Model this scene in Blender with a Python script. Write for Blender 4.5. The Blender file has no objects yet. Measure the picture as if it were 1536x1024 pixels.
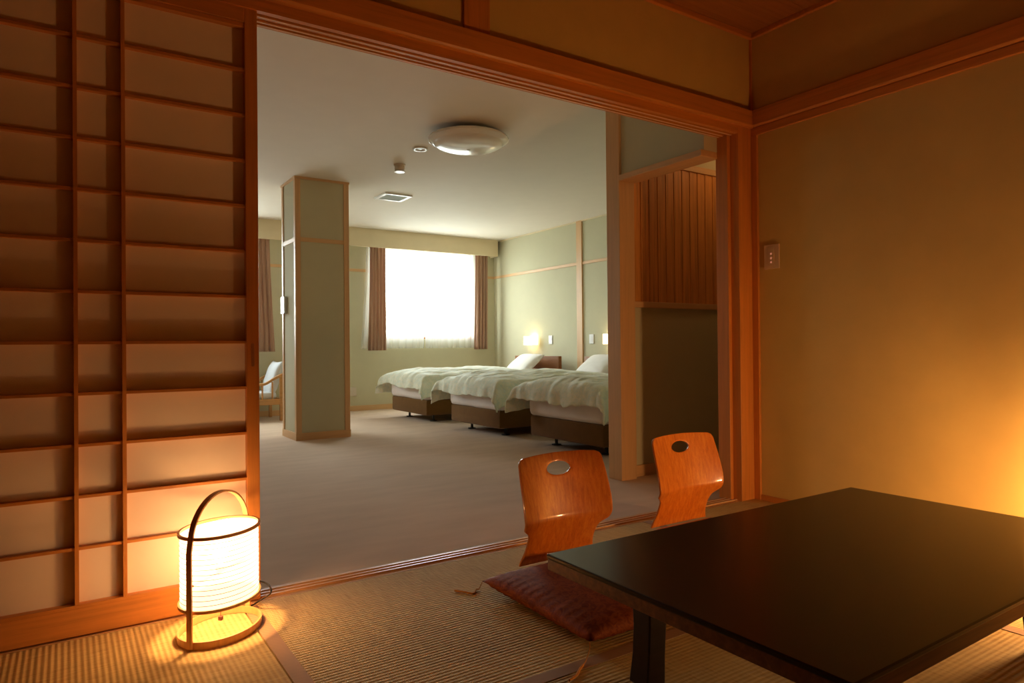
import bpy, bmesh, math, random
from math import sin, cos, pi, radians
from mathutils import Vector, Matrix, noise
random.seed(7)
S = bpy.context.scene
COL = S.collection

# ------------------------------------------------------------------ render look
S.view_settings.view_transform = 'Standard'
S.view_settings.look = 'None'
S.view_settings.gamma = 1
S.view_settings.use_curve_mapping = False
S.view_settings.exposure = 0.0
S.cycles.max_bounces = 10
S.cycles.diffuse_bounces = 6
S.cycles.glossy_bounces = 4
S.cycles.transmission_bounces = 6
S.cycles.transparent_max_bounces = 12
S.cycles.sample_clamp_indirect = 4
S.cycles.caustics_reflective = False
S.cycles.caustics_refractive = False
S.cycles.use_denoising = True

# ------------------------------------------------------------------ materials
def nt(name):
    m = bpy.data.materials.new(name); m.use_nodes = True
    t = m.node_tree; b = t.nodes['Principled BSDF']
    return m, t, b
def coords(t, scale=(1, 1, 1), rot=(0, 0, 0)):
    tc = t.nodes.new('ShaderNodeTexCoord'); mp = t.nodes.new('ShaderNodeMapping')
    mp.inputs['Scale'].default_value = scale; mp.inputs['Rotation'].default_value = rot
    t.links.new(tc.outputs['Object'], mp.inputs['Vector'])
    return mp.outputs['Vector']
def tex_noise(t, vec, scale, detail=4, rough=.55, dist=0.0):
    n = t.nodes.new('ShaderNodeTexNoise'); n.inputs['Scale'].default_value = scale
    n.inputs['Detail'].default_value = detail; n.inputs['Roughness'].default_value = rough
    n.inputs['Distortion'].default_value = dist
    t.links.new(vec, n.inputs['Vector']); return n.outputs['Fac']
def ramp(t, fac, stops):
    r = t.nodes.new('ShaderNodeValToRGB'); e = r.color_ramp.elements
    while len(e) < len(stops): e.new(.5)
    for i, (p, c) in enumerate(stops):
        e[i].position = p; e[i].color = (*c, 1) if len(c) == 3 else c
    t.links.new(fac, r.inputs['Fac']); return r.outputs['Color']
def bump(t, b, h, strength=.3, dist=.002):
    n = t.nodes.new('ShaderNodeBump'); n.inputs['Strength'].default_value = strength
    n.inputs['Distance'].default_value = dist
    t.links.new(h, n.inputs['Height']); t.links.new(n.outputs['Normal'], b.inputs['Normal'])
def mul(c, k): return tuple(min(1, x*k) for x in c)
def paint(name, col, rough=.85, nscale=250, bs=.15, var=.05, spec=.3, metallic=0):
    m, t, b = nt(name); v = coords(t)
    n = tex_noise(t, v, 6, 5)
    t.links.new(ramp(t, n, [(.3, mul(col, 1-var)), (.7, mul(col, 1+var))]), b.inputs['Base Color'])
    b.inputs['Roughness'].default_value = rough; b.inputs['Specular IOR Level'].default_value = spec
    b.inputs['Metallic'].default_value = metallic
    if bs: bump(t, b, tex_noise(t, v, nscale, 3), bs, .001)
    return m
def wood(name, col, axis='x', rough=.45, var=.22, coat=0, scale=1.0, spec=.4, fine=1.0):
    m, t, b = nt(name)
    s = {'x': (.6, 16, 16), 'y': (16, .6, 16), 'z': (16, 16, .6)}[axis]
    s = tuple(q*scale for q in s)
    v = coords(t, s)
    n = tex_noise(t, v, 3.2, 6, .6, .35)
    f = tex_noise(t, v, 22*fine, 3, .7)
    mx = t.nodes.new('ShaderNodeMath'); mx.operation = 'MULTIPLY_ADD'; mx.inputs[1].default_value = .35
    t.links.new(f, mx.inputs[0]); t.links.new(n, mx.inputs[2])
    c = ramp(t, mx.outputs[0], [(.42, mul(col, 1-var)), (.62, col), (.85, mul(col, 1+var*.7))])
    t.links.new(c, b.inputs['Base Color']); b.inputs['Roughness'].default_value = rough
    b.inputs['Specular IOR Level'].default_value = spec
    b.inputs['Coat Weight'].default_value = coat; b.inputs['Coat Roughness'].default_value = .12
    bump(t, b, mx.outputs[0], .12, .0006)
    return m
def fabric(name, col, scale=900, var=.08, rough=.95, sheen=.15):
    m, t, b = nt(name); v = coords(t)
    n = tex_noise(t, v, 14, 5); f = tex_noise(t, v, scale, 2)
    t.links.new(ramp(t, n, [(.3, mul(col, 1-var)), (.7, mul(col, 1+var))]), b.inputs['Base Color'])
    b.inputs['Roughness'].default_value = rough; b.inputs['Sheen Weight'].default_value = sheen
    b.inputs['Specular IOR Level'].default_value = .15
    bump(t, b, f, .25, .001); return m
def emit(name, col, strength, base=(.8, .8, .8), trans=0.0):
    m, t, b = nt(name)
    b.inputs['Base Color'].default_value = (*base, 1); b.inputs['Roughness'].default_value = .8
    b.inputs['Emission Color'].default_value = (*col, 1); b.inputs['Emission Strength'].default_value = strength
    if trans:
        tr = t.nodes.new('ShaderNodeBsdfTransparent'); mx = t.nodes.new('ShaderNodeMixShader')
        mx.inputs[0].default_value = trans
        o = t.nodes['Material Output']
        t.links.new(b.outputs[0], mx.inputs[1]); t.links.new(tr.outputs[0], mx.inputs[2])
        t.links.new(mx.outputs[0], o.inputs['Surface'])
    return m

WARM = (1.0, .52, .20)
M = {}
HIN_LAMP_TINT = (.54, .205, .040)  # orange of the lamplight is put into this hinoki colour
M['hx'] = wood('lamp_tinted_hinoki_grain_x', HIN_LAMP_TINT, 'x', .42)
M['hy'] = wood('lamp_tinted_hinoki_grain_y', HIN_LAMP_TINT, 'y', .42)
M['hz'] = wood('lamp_tinted_hinoki_grain_z', HIN_LAMP_TINT, 'z', .42)
for _a in 'xyz': M['q'+_a] = wood('pale_hinoki_grain_'+_a, (.62, .385, .19), _a, .45, .12)  # same hinoki without the lamplight tint, for the bedroom
M['hall_boards'] = wood('cedar_boards', (.62, .27, .07), 'z', .5, .35)
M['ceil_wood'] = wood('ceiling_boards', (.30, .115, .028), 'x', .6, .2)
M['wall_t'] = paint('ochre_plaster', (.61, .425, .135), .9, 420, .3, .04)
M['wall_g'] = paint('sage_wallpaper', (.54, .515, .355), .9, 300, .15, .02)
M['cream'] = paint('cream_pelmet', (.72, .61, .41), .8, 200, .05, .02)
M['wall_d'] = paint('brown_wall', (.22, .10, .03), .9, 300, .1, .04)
M['ceil_b'] = paint('white_ceiling', (.75, .69, .60), .75, 260, .1, .015, spec=.4)
M['paper'] = paint('shoji_paper', (.86, .70, .52), .95, 60, .15, .03, spec=.1)
M['white_plastic'] = paint('white_plastic', (.78, .78, .76), .3, 100, 0, .0, spec=.5)
M['beige_plastic'] = paint('beige_plastic', (.60, .52, .42), .4, 100, 0, .0, spec=.5)
M['warm_plastic'] = paint('warm_beige_plastic', (.62, .46, .28), .45, 100, 0, .0)  # warmer tone of the beige plastic
M['grey_metal'] = paint('brushed_metal', (.62, .63, .62), .3, 100, 0, .0, metallic=.8)
M['dark_metal'] = paint('dark_metal', (.03, .03, .03), .4, 100, 0, 0)
M['black_rubber'] = paint('black_rubber', (.012, .012, .012), .5, 100, 0, 0)
M['bed_base'] = fabric('brown_bed_base', (.16, .075, .018), 500, .08)
M['sheet'] = fabric('white_sheet', (.80, .74, .72), 600, .02)
M['pillow'] = fabric('white_pillowcase', (.86, .84, .80), 600, .02)
M['headboard'] = wood('headboard_wood', (.24, .095, .03), 'y', .5, .25, spec=.2)
M['armchair_wood'] = wood('armchair_wood', (.50, .25, .08), 'x', .4, .2, coat=.2)
M['armchair_cloth'] = fabric('pale_blue_grey_cushion', (.62, .66, .70), 500, .03)
M['lamp_wood'] = wood('lantern_wood', (.66, .34, .12), 'z', .35, .2, coat=.2)
M['cushion'] = None

def carpet():
    m, t, b = nt('beige_carpet'); v = coords(t)
    a = tex_noise(t, coords(t, (1, 3.2, 1)), 2.2, 5); f = tex_noise(t, v, 700, 2)
    mx = t.nodes.new('ShaderNodeMath'); mx.operation = 'MULTIPLY_ADD'; mx.inputs[1].default_value = .3
    t.links.new(f, mx.inputs[0]); t.links.new(a, mx.inputs[2])
    t.links.new(ramp(t, mx.outputs[0], [(.4, (.56, .405, .29)), (.9, (.67, .50, .37))]), b.inputs['Base Color'])
    b.inputs['Roughness'].default_value = 1; b.inputs['Specular IOR Level'].default_value = .1
    b.inputs['Sheen Weight'].default_value = .2
    bump(t, b, f, .5, .004); return m
M['carpet'] = carpet()

def tatami(name, axis):
    """rush mat whose woven ribs run along `axis`"""
    m, t, b = nt(name); 
    tc = t.nodes.new('ShaderNodeTexCoord'); sx = t.nodes.new('ShaderNodeSeparateXYZ')
    t.links.new(tc.outputs['Object'], sx.inputs[0])
    across = sx.outputs['Y' if axis == 'x' else 'X']; along = sx.outputs['X' if axis == 'x' else 'Y']
    def rib(src, pitch):
        k = t.nodes.new('ShaderNodeMath'); k.operation = 'MULTIPLY'; k.inputs[1].default_value = 2*pi/pitch
        s = t.nodes.new('ShaderNodeMath'); s.operation = 'SINE'
        t.links.new(src, k.inputs[0]); t.links.new(k.outputs[0], s.inputs[0]); return s.outputs[0]
    r1 = rib(across, .0155); r2 = rib(along, .0042)
    sc = (3, 160, 1) if axis == 'y' else (160, 3, 1)
    f = tex_noise(t, coords(t, sc), 4, 4)
    big = tex_noise(t, coords(t), 3, 4)
    a = t.nodes.new('ShaderNodeMath'); a.operation = 'MULTIPLY_ADD'; a.inputs[1].default_value = .085
    t.links.new(r1, a.inputs[0]); t.links.new(f, a.inputs[2])
    a2 = t.nodes.new('ShaderNodeMath'); a2.operation = 'MULTIPLY_ADD'; a2.inputs[1].default_value = .035
    t.links.new(r2, a2.inputs[0]); t.links.new(a.outputs[0], a2.inputs[2])
    a3 = t.nodes.new('ShaderNodeMath'); a3.operation = 'MULTIPLY_ADD'; a3.inputs[1].default_value = .25
    t.links.new(big, a3.inputs[0]); t.links.new(a2.outputs[0], a3.inputs[2])
    t.links.new(ramp(t, a3.outputs[0], [(.38, (.34, .21, .07)), (.62, (.56, .385, .145)), (.85, (.66, .48, .20))]), b.inputs['Base Color'])
    b.inputs['Roughness'].default_value = .75; b.inputs['Specular IOR Level'].default_value = .15
    h = t.nodes.new('ShaderNodeMath'); h.operation = 'MULTIPLY_ADD'; h.inputs[1].default_value = .25
    t.links.new(r2, h.inputs[0]); t.links.new(r1, h.inputs[2])
    bump(t, b, h.outputs[0], .6, .0012); return m
M['tat_x'] = tatami('tatami_ribs_x', 'x'); M['tat_y'] = tatami('tatami_ribs_y', 'y')
def heri():
    m, t, b = nt('mat_border_cloth')
    w = t.nodes.new('ShaderNodeTexWave'); w.wave_type = 'BANDS'; w.bands_direction = 'DIAGONAL'
    w.inputs['Scale'].default_value = 60; w.inputs['Distortion'].default_value = 0
    t.links.new(coords(t), w.inputs['Vector'])
    t.links.new(ramp(t, w.outputs['Fac'], [(.25, (.28, .15, .07)), (.5, (.42, .25, .13))]), b.inputs['Base Color'])
    b.inputs['Roughness'].default_value = .8; return m
M['heri'] = heri()

def cushion_mat():
    m, t, b = nt('red_brocade'); v = coords(t)
    n = tex_noise(t, v, 26, 6, .65, 1.5); f = tex_noise(t, v, 600, 2)
    t.links.new(ramp(t, n, [(.42, (.18, .034, .003)), (.5, (.27, .062, .005)), (.6, (.16, .028, .002))]), b.inputs['Base Color'])
    b.inputs['Roughness'].default_value = .75; b.inputs['Specular IOR Level'].default_value = .15
    bump(t, b, f, .3, .001); return m
M['cushion'] = cushion_mat()
M['cord_orange'] = fabric('orange_cord', (.55, .22, .03), 800)

def duvet_mat():
    m, t, b = nt('sage_print_duvet'); v = coords(t)
    n = tex_noise(t, v, 9, 6, .6, 1.2); n2 = tex_noise(t, v, 17, 5, .6, 2.0)
    c1 = ramp(t, n, [(.40, (.74, .77, .66)), (.50, (.56, .65, .52)), (.58, (.76, .76, .60)), (.68, (.80, .80, .72))])
    c2 = ramp(t, n2, [(.44, (.66, .74, .66)), (.52, (.82, .78, .56)), (.6, (.78, .79, .70))])
    mx = t.nodes.new('ShaderNodeMix'); mx.data_type = 'RGBA'; mx.inputs[0].default_value = .5
    t.links.new(c1, mx.inputs[6]); t.links.new(c2, mx.inputs[7])
    t.links.new(mx.outputs[2], b.inputs['Base Color'])
    b.inputs['Roughness'].default_value = .8; b.inputs['Sheen Weight'].default_value = .2
    bump(t, b, tex_noise(t, coords(t, (1, 1, 1)), 22, 4), .25, .006); return m
M['duvet'] = duvet_mat()

def curtain_mat():
    m, t, b = nt('brown_rose_curtain'); v = coords(t, (28, 28, .3))
    n = tex_noise(t, v, 2, 3)
    c = ramp(t, n, [(.35, (.36, .21, .13)), (.5, (.50, .31, .21)), (.65, (.40, .21, .15))])
    t.links.new(c, b.inputs['Base Color']); b.inputs['Roughness'].default_value = .85
    b.inputs['Sheen Weight'].default_value = .2
    tl = t.nodes.new('ShaderNodeBsdfTranslucent'); t.links.new(c, tl.inputs[0])
    mx = t.nodes.new('ShaderNodeMixShader'); mx.inputs[0].default_value = .25
    t.links.new(b.outputs[0], mx.inputs[1]); t.links.new(tl.outputs[0], mx.inputs[2])
    t.links.new(mx.outputs[0], t.nodes['Material Output'].inputs['Surface']); return m
M['curtain'] = curtain_mat()
def sheer_mat():
    m, t, b = nt('white_sheer')
    b.inputs['Base Color'].default_value = (.9, .93, .93, 1); b.inputs['Roughness'].default_value = .9
    tl = t.nodes.new('ShaderNodeBsdfTranslucent'); tl.inputs[0].default_value = (.9, .93, .93, 1)
    tr = t.nodes.new('ShaderNodeBsdfTransparent')
    m1 = t.nodes.new('ShaderNodeMixShader'); m1.inputs[0].default_value = .5
    m2 = t.nodes.new('ShaderNodeMixShader'); m2.inputs[0].default_value = .62
    t.links.new(b.outputs[0], m1.inputs[1]); t.links.new(tl.outputs[0], m1.inputs[2])
    t.links.new(m1.outputs[0], m2.inputs[1]); t.links.new(tr.outputs[0], m2.inputs[2])
    t.links.new(m2.outputs[0], t.nodes['Material Output'].inputs['Surface']); return m
M['sheer'] = sheer_mat()
def glass_mat():
    m, t, b = nt('window_glass')
    g = t.nodes.new('ShaderNodeBsdfGlossy'); g.inputs['Roughness'].default_value = .02
    tr = t.nodes.new('ShaderNodeBsdfTransparent'); tr.inputs[0].default_value = (.96, .98, .97, 1)
    mx = t.nodes.new('ShaderNodeMixShader'); mx.inputs[0].default_value = .06
    t.links.new(tr.outputs[0], mx.inputs[1]); t.links.new(g.outputs[0], mx.inputs[2])
    t.links.new(mx.outputs[0], t.nodes['Material Output'].inputs['Surface']); return m
M['glass'] = glass_mat()
def chair_mat():
    m, t, b = nt('varnished_orange_plywood')
    v = coords(t, (26, 26, 1.0))
    n = tex_noise(t, v, 3, 6, .6, .4); f = tex_noise(t, v, 18, 3)
    mx = t.nodes.new('ShaderNodeMath'); mx.operation = 'MULTIPLY_ADD'; mx.inputs[1].default_value = .35
    t.links.new(f, mx.inputs[0]); t.links.new(n, mx.inputs[2])
    t.links.new(ramp(t, mx.outputs[0], [(.4, (.44, .105, .007)), (.65, (.60, .165, .012)), (.85, (.68, .23, .022))]), b.inputs['Base Color'])
    b.inputs['Roughness'].default_value = .4; b.inputs['Coat Weight'].default_value = .9; b.inputs['Coat Roughness'].default_value = .10; b.inputs['Specular IOR Level'].default_value = .3
    return m
M['chair'] = chair_mat()
def table_mat(name, col, rough):
    m, t, b = nt(name)
    v = coords(t, (.7, 14, 14)); n = tex_noise(t, v, 4, 6, .65, .5)
    t.links.new(ramp(t, n, [(.4, mul(col, .6)), (.6, col), (.75, mul(col, 1.5))]), b.inputs['Base Color'])
    b.inputs['Roughness'].default_value = rough; b.inputs['Specular IOR Level'].default_value = .3
    bump(t, b, n, .12, .0008); return m
M['table'] = table_mat('dark_lacquer', (.014, .004, .002), .24)
M['table_edge'] = table_mat('table_edge_band', (.17, .065, .014), .4)
M['table_leg'] = table_mat('dark_leg', (.018, .008, .004), .4)
M['andon'] = emit('lit_lantern_paper', (1.0, .74, .48), 2.4, (.85, .8, .7), trans=.3)
M['andon_top'] = emit('thick_lantern_paper', (1.0, .74, .48), 1.6, (.85, .8, .7), trans=.17)
M['bedlamp'] = emit('lit_bedside_shade', (1.0, .80, .46), 3.0, (.85, .8, .7), trans=.3)
M['bulb'] = emit('glowing_bulb', (1.0, .62, .3), 6, trans=.9)

# ------------------------------------------------------------------ mesh helpers
def box(bm, x0, x1, y0, y1, z0, z1, bev=0):
    r = bmesh.ops.create_cube(bm, size=1)
    vs = r['verts']
    for v in vs:
        v.co = Vector(((x0+x1)/2 + v.co.x*(x1-x0), (y0+y1)/2 + v.co.y*(y1-y0), (z0+z1)/2 + v.co.z*(z1-z0)))
    if bev:
        es = list({e for v in vs for e in v.link_edges})
        bmesh.ops.bevel(bm, geom=es, offset=bev, segments=2, affect='EDGES', profile=.5)
    return bm
def bx(x0, x1, y0, y1, z0, z1, bev=0):
    return box(bmesh.new(), x0, x1, y0, y1, z0, z1, bev)
def lathe(bm, prof, n=40, c=(0, 0, 0), sx=1, sy=1, rot=0):
    rings = []
    for r, z in prof:
        ring = []
        for i in range(n):
            a = 2*pi*i/n; x = r*cos(a)*sx; y = r*sin(a)*sy
            ring.append(bm.verts.new((c[0]+x*cos(rot)-y*sin(rot), c[1]+x*sin(rot)+y*cos(rot), c[2]+z)))
        rings.append(ring)
    for a, b in zip(rings, rings[1:]):
        for i in range(n):
            bm.faces.new((a[i], a[(i+1) % n], b[(i+1) % n], b[i]))
    return rings
def cap(bm, ring): 
    try: bm.faces.new(ring)
    except ValueError: pass
def tube(bm, pts, r, n=8, closed=False, caps=True):
    pts = [Vector(p) for p in pts]; rings = []; N = len(pts)
    up = Vector((0, 0, 1)); prev = None
    for i, p in enumerate(pts):
        if closed: d = pts[(i+1) % N]-pts[i-1]
        else: d = pts[min(i+1, N-1)]-pts[max(i-1, 0)]
        d.normalize()
        if prev is None:
            a = d.cross(up)
            if a.length < 1e-3: a = d.cross(Vector((0, 1, 0)))
        else: a = prev - d*prev.dot(d)
        a.normalize(); prev = a; b = d.cross(a)
        rr = r(i/(N-1)) if callable(r) else r
        rings.append([bm.verts.new(p + a*rr*cos(2*pi*k/n) + b*rr*sin(2*pi*k/n)) for k in range(n)])
    L = list(zip(rings, rings[1:])) + ([(rings[-1], rings[0])] if closed else [])
    for a, b in L:
        for k in range(n): bm.faces.new((a[k], a[(k+1) % n], b[(k+1) % n], b[k]))
    if caps and not closed: cap(bm, rings[0][::-1]); cap(bm, rings[-1])
    return bm
def ribbon(bm, pts, wdir, w, th, closed=False):
    """flat bent strip: swept rectangle; wdir(i) = direction of width"""
    N = len(pts); pts = [Vector(p) for p in pts]; rings = []
    for i, p in enumerate(pts):
        d = (pts[(i+1) % N]-pts[i-1]) if closed else pts[min(i+1, N-1)]-pts[max(i-1, 0)]
        d.normalize(); a = Vector(wdir(i)).normalized(); b = d.cross(a).normalized()
        rings.append([bm.verts.new(p + a*w/2*s1 + b*th/2*s2) for s1, s2 in ((-1, -1), (1, -1), (1, 1), (-1, 1))])
    L = list(zip(rings, rings[1:])) + ([(rings[-1], rings[0])] if closed else [])
    for a, b in L:
        for k in range(4): bm.faces.new((a[k], a[(k+1) % 4], b[(k+1) % 4], b[k]))
    if not closed: cap(bm, rings[0][::-1]); cap(bm, rings[-1])
    return bm
def extrude_profile(bm, prof, axis, a0, a1):
    """closed 2D profile swept along axis: 'x' -> prof=(y,z); 'y' -> prof=(x,z)"""
    def P(p, a): return (a, p[0], p[1]) if axis == 'x' else (p[0], a, p[1])
    A = [bm.verts.new(P(p, a0)) for p in prof]; B = [bm.verts.new(P(p, a1)) for p in prof]
    n = len(prof)
    for i in range(n): bm.faces.new((A[i], A[(i+1) % n], B[(i+1) % n], B[i]))
    bm.faces.new(A[::-1]); bm.faces.new(B); return bm
def obj(name, bm, mat, parent=None, smooth=False, bevel=0, angle=None):
    bmesh.ops.recalc_face_normals(bm, faces=bm.faces)
    me = bpy.data.meshes.new(name); bm.to_mesh(me); bm.free()
    if smooth or angle:
        for p in me.polygons: p.use_smooth = True
        if angle: me.set_sharp_from_angle(angle=radians(angle))
    o = bpy.data.objects.new(name, me); COL.objects.link(o)
    if mat is not None: me.materials.append(mat)
    if parent is not None: o.parent = parent
    if bevel:
        b = o.modifiers.new('bevel', 'BEVEL'); b.width = bevel; b.segments = 2; b.limit_method = 'ANGLE'
    return o
def tag(o, label, cat, group=None):
    o['label'] = label; o['category'] = cat
    if group: o['group'] = group
    return o
def thing(name, label, cat, loc=(0, 0, 0), rz=0, group=None):
    o = bpy.data.objects.new(name, None); COL.objects.link(o); o.empty_display_size = .1
    o.location = loc; o.rotation_euler = (0, 0, rz); return tag(o, label, cat, group)
def struct(name, bm, mat, parent=None, bevel=0, **k):
    o = obj(name, bm, mat, parent, bevel=bevel, **k)
    if parent is None: o['kind'] = 'structure'
    return o
def dup(root, loc, label=None, group=None, rz=None):
    def rec(o, p):
        c = o.copy(); COL.objects.link(c); c.parent = p
        for ch in o.children: rec(ch, c)
        return c
    r = rec(root, None); r.location = loc
    if rz is not None: r.rotation_euler = (0, 0, rz)
    if label: r['label'] = label
    if group: r['group'] = group
    return r

# ------------------------------------------------------------------ room constants (metres)
TX0, TX1, TY0, TZ = -2.25, 2.70, -4.3, 2.63      # tatami room
BX0, BX1, BY1, BZ = -2.6, 5.04, 6.54, 2.50       # bedroom
PT = .12                                          # thickness of the partition
KZ = 2.055                                        # underside of the lintel

# floors and ceilings
struct('floor', bx(TX0-.1, TX1+.1, TY0-.1, 0, -.12, -.052), M['hx'])
struct('floor_bedroom', bx(BX0-.1, BX1+.1, PT, BY1+.1, -.12, 0), M['carpet'])
struct('ceiling_bedroom', bx(BX0-.1, BX1+.1, PT+.001, BY1+.1, BZ, BZ+.1), M['ceil_b'])
b = bmesh.new()
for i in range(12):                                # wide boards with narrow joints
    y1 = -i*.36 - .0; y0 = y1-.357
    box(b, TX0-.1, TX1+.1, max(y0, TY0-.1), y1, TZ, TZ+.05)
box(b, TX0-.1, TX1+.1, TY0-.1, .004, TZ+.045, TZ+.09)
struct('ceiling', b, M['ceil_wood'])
b = bmesh.new()
box(b, TX0, TX1, -.022, 0, TZ-.028, TZ); box(b, TX1-.022, TX1, TY0, -.022, TZ-.028, TZ)
struct('trim_1', b, M['hx'], bevel=.003)

# tatami room walls
struct('wall_right', bx(TX1, TX1+.1, TY0-.1, -.0, -.05, TZ+.05), M['wall_t'])
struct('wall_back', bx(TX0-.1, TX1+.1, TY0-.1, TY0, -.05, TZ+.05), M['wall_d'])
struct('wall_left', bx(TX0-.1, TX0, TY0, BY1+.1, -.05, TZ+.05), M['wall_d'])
struct('wall_front', bx(TX0, TX1+.1, .004, PT-.004, KZ+.05, TZ+.05), M['wall_t'])     # frieze over the opening
struct('wall_front_left', bx(TX0, -1.84, .004, PT-.004, -.05, KZ+.05), M['wall_t'])
# lintel with sliding grooves
b = bmesh.new()
prof = [(-.004, KZ+.055), (-.004, KZ)]
for g0, g1 in ((.020, .036), (.058, .074), (.090, .102)):
    prof += [(g0, KZ), (g0, KZ+.012), (g1, KZ+.012), (g1, KZ)]
prof += [(PT+.004, KZ), (PT+.004, KZ+.055)]
extrude_profile(b, prof, 'x', -1.9, 2.575)
struct('trim_2', b, M['hx'])
# rail board above the lintel, front and right (rounded lower edge)
def nageshi(axis, a0, a1, base, sgn):
    b = bmesh.new()
    d = .030*sgn
    pr = [(base, 2.190), (base+d, 2.190), (base+d, 2.106), (base+d*.75, 2.097), (base, 2.096)]
    return extrude_profile(b, pr, axis, a0, a1)
struct('trim_3', nageshi('x', -2.25, TX1, .0, -1), M['hx'], bevel=.002)
struct('trim_4', nageshi('y', TY0, -.03, TX1, -1), M['hy'], bevel=.002)
struct('trim_5', bx(TX1-.016, TX1, TY0, -.004, 2.050, 2.0955), M['hy'], bevel=.005)
# posts
struct('trim_6', bx(.826, .951, -.008, .004, 2.190, TZ-.028), M['hz'], bevel=.002)
struct('trim_7', bx(2.575, 2.700, -.006, PT+.005, -.05, KZ+.05), M['hz'], bevel=.003)
struct('trim_8', bx(2.683, 2.700, -.045, -.006, 0, 2.05), M['hz'], bevel=.002)
struct('trim_9', bx(2.690, 2.700, -.010, .004, 2.19, TZ), M['hz'], bevel=.002)
M['slide_gleam'] = wood('slide_strip_and_gleam', (.78, .56, .38), 'x', .3, .08)  # pale lintel slide strip, also the painted gleam on the threshold
b = bmesh.new()
for y in (.042, .082, .108): box(b, 0.0, 2.575, y-.0028, y+.0028, KZ-.0015, KZ+.0005)
struct('trim_24', b, M['slide_gleam'])
b = bmesh.new()
for y in (.031, .059, .087): box(b, 0.0, 2.575, y-.0035, y+.0035, .0045, .0062)  # pale strips paint the window reflection onto the rail tops
struct('trim_25', b, M['slide_gleam'])
# threshold with three raised rails
b = bmesh.new(); prof = [(.0, -.05), (.0, 0.0)]
for g0, g1 in ((.024, .038), (.052, .066), (.080, .094)):
    prof += [(g0, 0.0), (g0+.002, .005), (g1-.002, .005), (g1, 0.0)]
prof += [(PT, 0.0), (PT, -.05)]
extrude_profile(b, prof, 'x', TX0, 2.575)
struct('trim_10', b, wood('threshold_wood', (.60, .32, .13), 'x', .5, .15, coat=0))
struct('baseboard_right', bx(TX1-.012, TX1, TY0, -.045, -.002, .03), M['hy'])

# ------------------------------------------------------------------ bedroom walls
WX = [( -.35, 1.46), (3.02, 4.66)]                # window openings
WZ0, WZ1 = 1.01, 2.32
b = bmesh.new()
box(b, BX0, WX[0][0], BY1, BY1+.14, -.05, BZ+.05); box(b, WX[0][1], WX[1][0], BY1, BY1+.14, -.05, BZ+.05)
box(b, WX[1][1], BX1+.1, BY1, BY1+.14, -.05, BZ+.05)
for w in WX:
    box(b, w[0], w[1], BY1, BY1+.14, -.05, WZ0); box(b, w[0], w[1], BY1, BY1+.14, WZ1, BZ+.05)
bmesh.ops.remove_doubles(b, verts=b.verts, dist=1e-5)
struct('wall_window', b, M['wall_g'])
struct('wall_bed', bx(BX1, BX1+.1, PT, BY1, -.05, BZ+.05), M['wall_g'])
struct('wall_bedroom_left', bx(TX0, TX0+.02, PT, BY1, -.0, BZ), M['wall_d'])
struct('wall_bedroom_front', bx(TX0, 2.575, PT-.003, PT+.001, KZ+.058, BZ), M['wall_g'])
struct('wall_closet', bx(2.56, BX1, .93, .96, 0, BZ), M['wall_g'])                    # bedroom side of the hall wall
# hall: far wall, ceiling, end walls
struct('wall_hall', bx(2.552, 4.3, .86, .929, 0, 2.42), M['wall_g'])
struct('wall_hall_end', bx(4.3, 4.38, PT, .96, 0, 2.5), M['wall_g'])
struct('wall_hall_front', bx(2.705, 4.3, .02, PT, 0, 2.5), M['wall_g'])
struct('ceiling_hall', bx(2.51, 4.3, PT, .93, 2.42, 2.46), M['ceil_b'])
b = bmesh.new(); x = 2.575; k = 0
while x < 4.29:                                    # narrow vertical boards
    w = .040; box(b, x, min(x+w-.002, 4.3), .846 + .004*(k % 2), .8605, 1.165, 2.10); x += w; k += 1
struct('wall_hall_boards', b, M['hall_boards'])
struct('trim_11', bx(2.552, 4.3, .835, .861, 1.125, 1.165), M['qx'], bevel=.004)
struct('trim_12', bx(2.552, 4.3, .835, .861, 2.10, 2.145), M['qx'], bevel=.004)
struct('baseboard_hall', bx(2.552, 4.3, .845, .861, 0, .075), M['qx'], bevel=.002)
t = thing('ceiling_light', 'added warm fill light on the side hall ceiling, unseen above the opening', 'ceiling light', (3.45, .42, 2.421))  # added fill lamp, out of view, that brightens the dim hall
b = bmesh.new(); lathe(b, [(.11, -.001), (.11, -.015), (.09, -.035), (.0005, -.045)], 36); obj('fill_diffuser', b, emit('hall_fill_glow', (1.0, .6, .25), 1), t, angle=50)
L_ = bpy.data.lights.new('hall_fill_light', 'POINT'); L_.energy = 2.0; L_.color = WARM; L_.shadow_soft_size = .08
o_ = bpy.data.objects.new('hall_fill_light', L_); COL.objects.link(o_); o_.location = (3.45, .42, 2.27)
# post at the hall opening, header, wall over it
struct('trim_13', bx(2.420, 2.552, .800, .925, 0, BZ), M['qz'], bevel=.003)
struct('trim_14', bx(2.415, 2.562, PT+.001, .800, 1.935, 1.972), M['qy'], bevel=.003)
struct('wall_over_opening', bx(2.440, 2.570, PT+.001, .800, 1.972, BZ), M['wall_g'])
struct('trim_15', bx(2.55, 2.575, .05, PT+.012, 0, KZ), M['hz'], bevel=.002)
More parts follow.
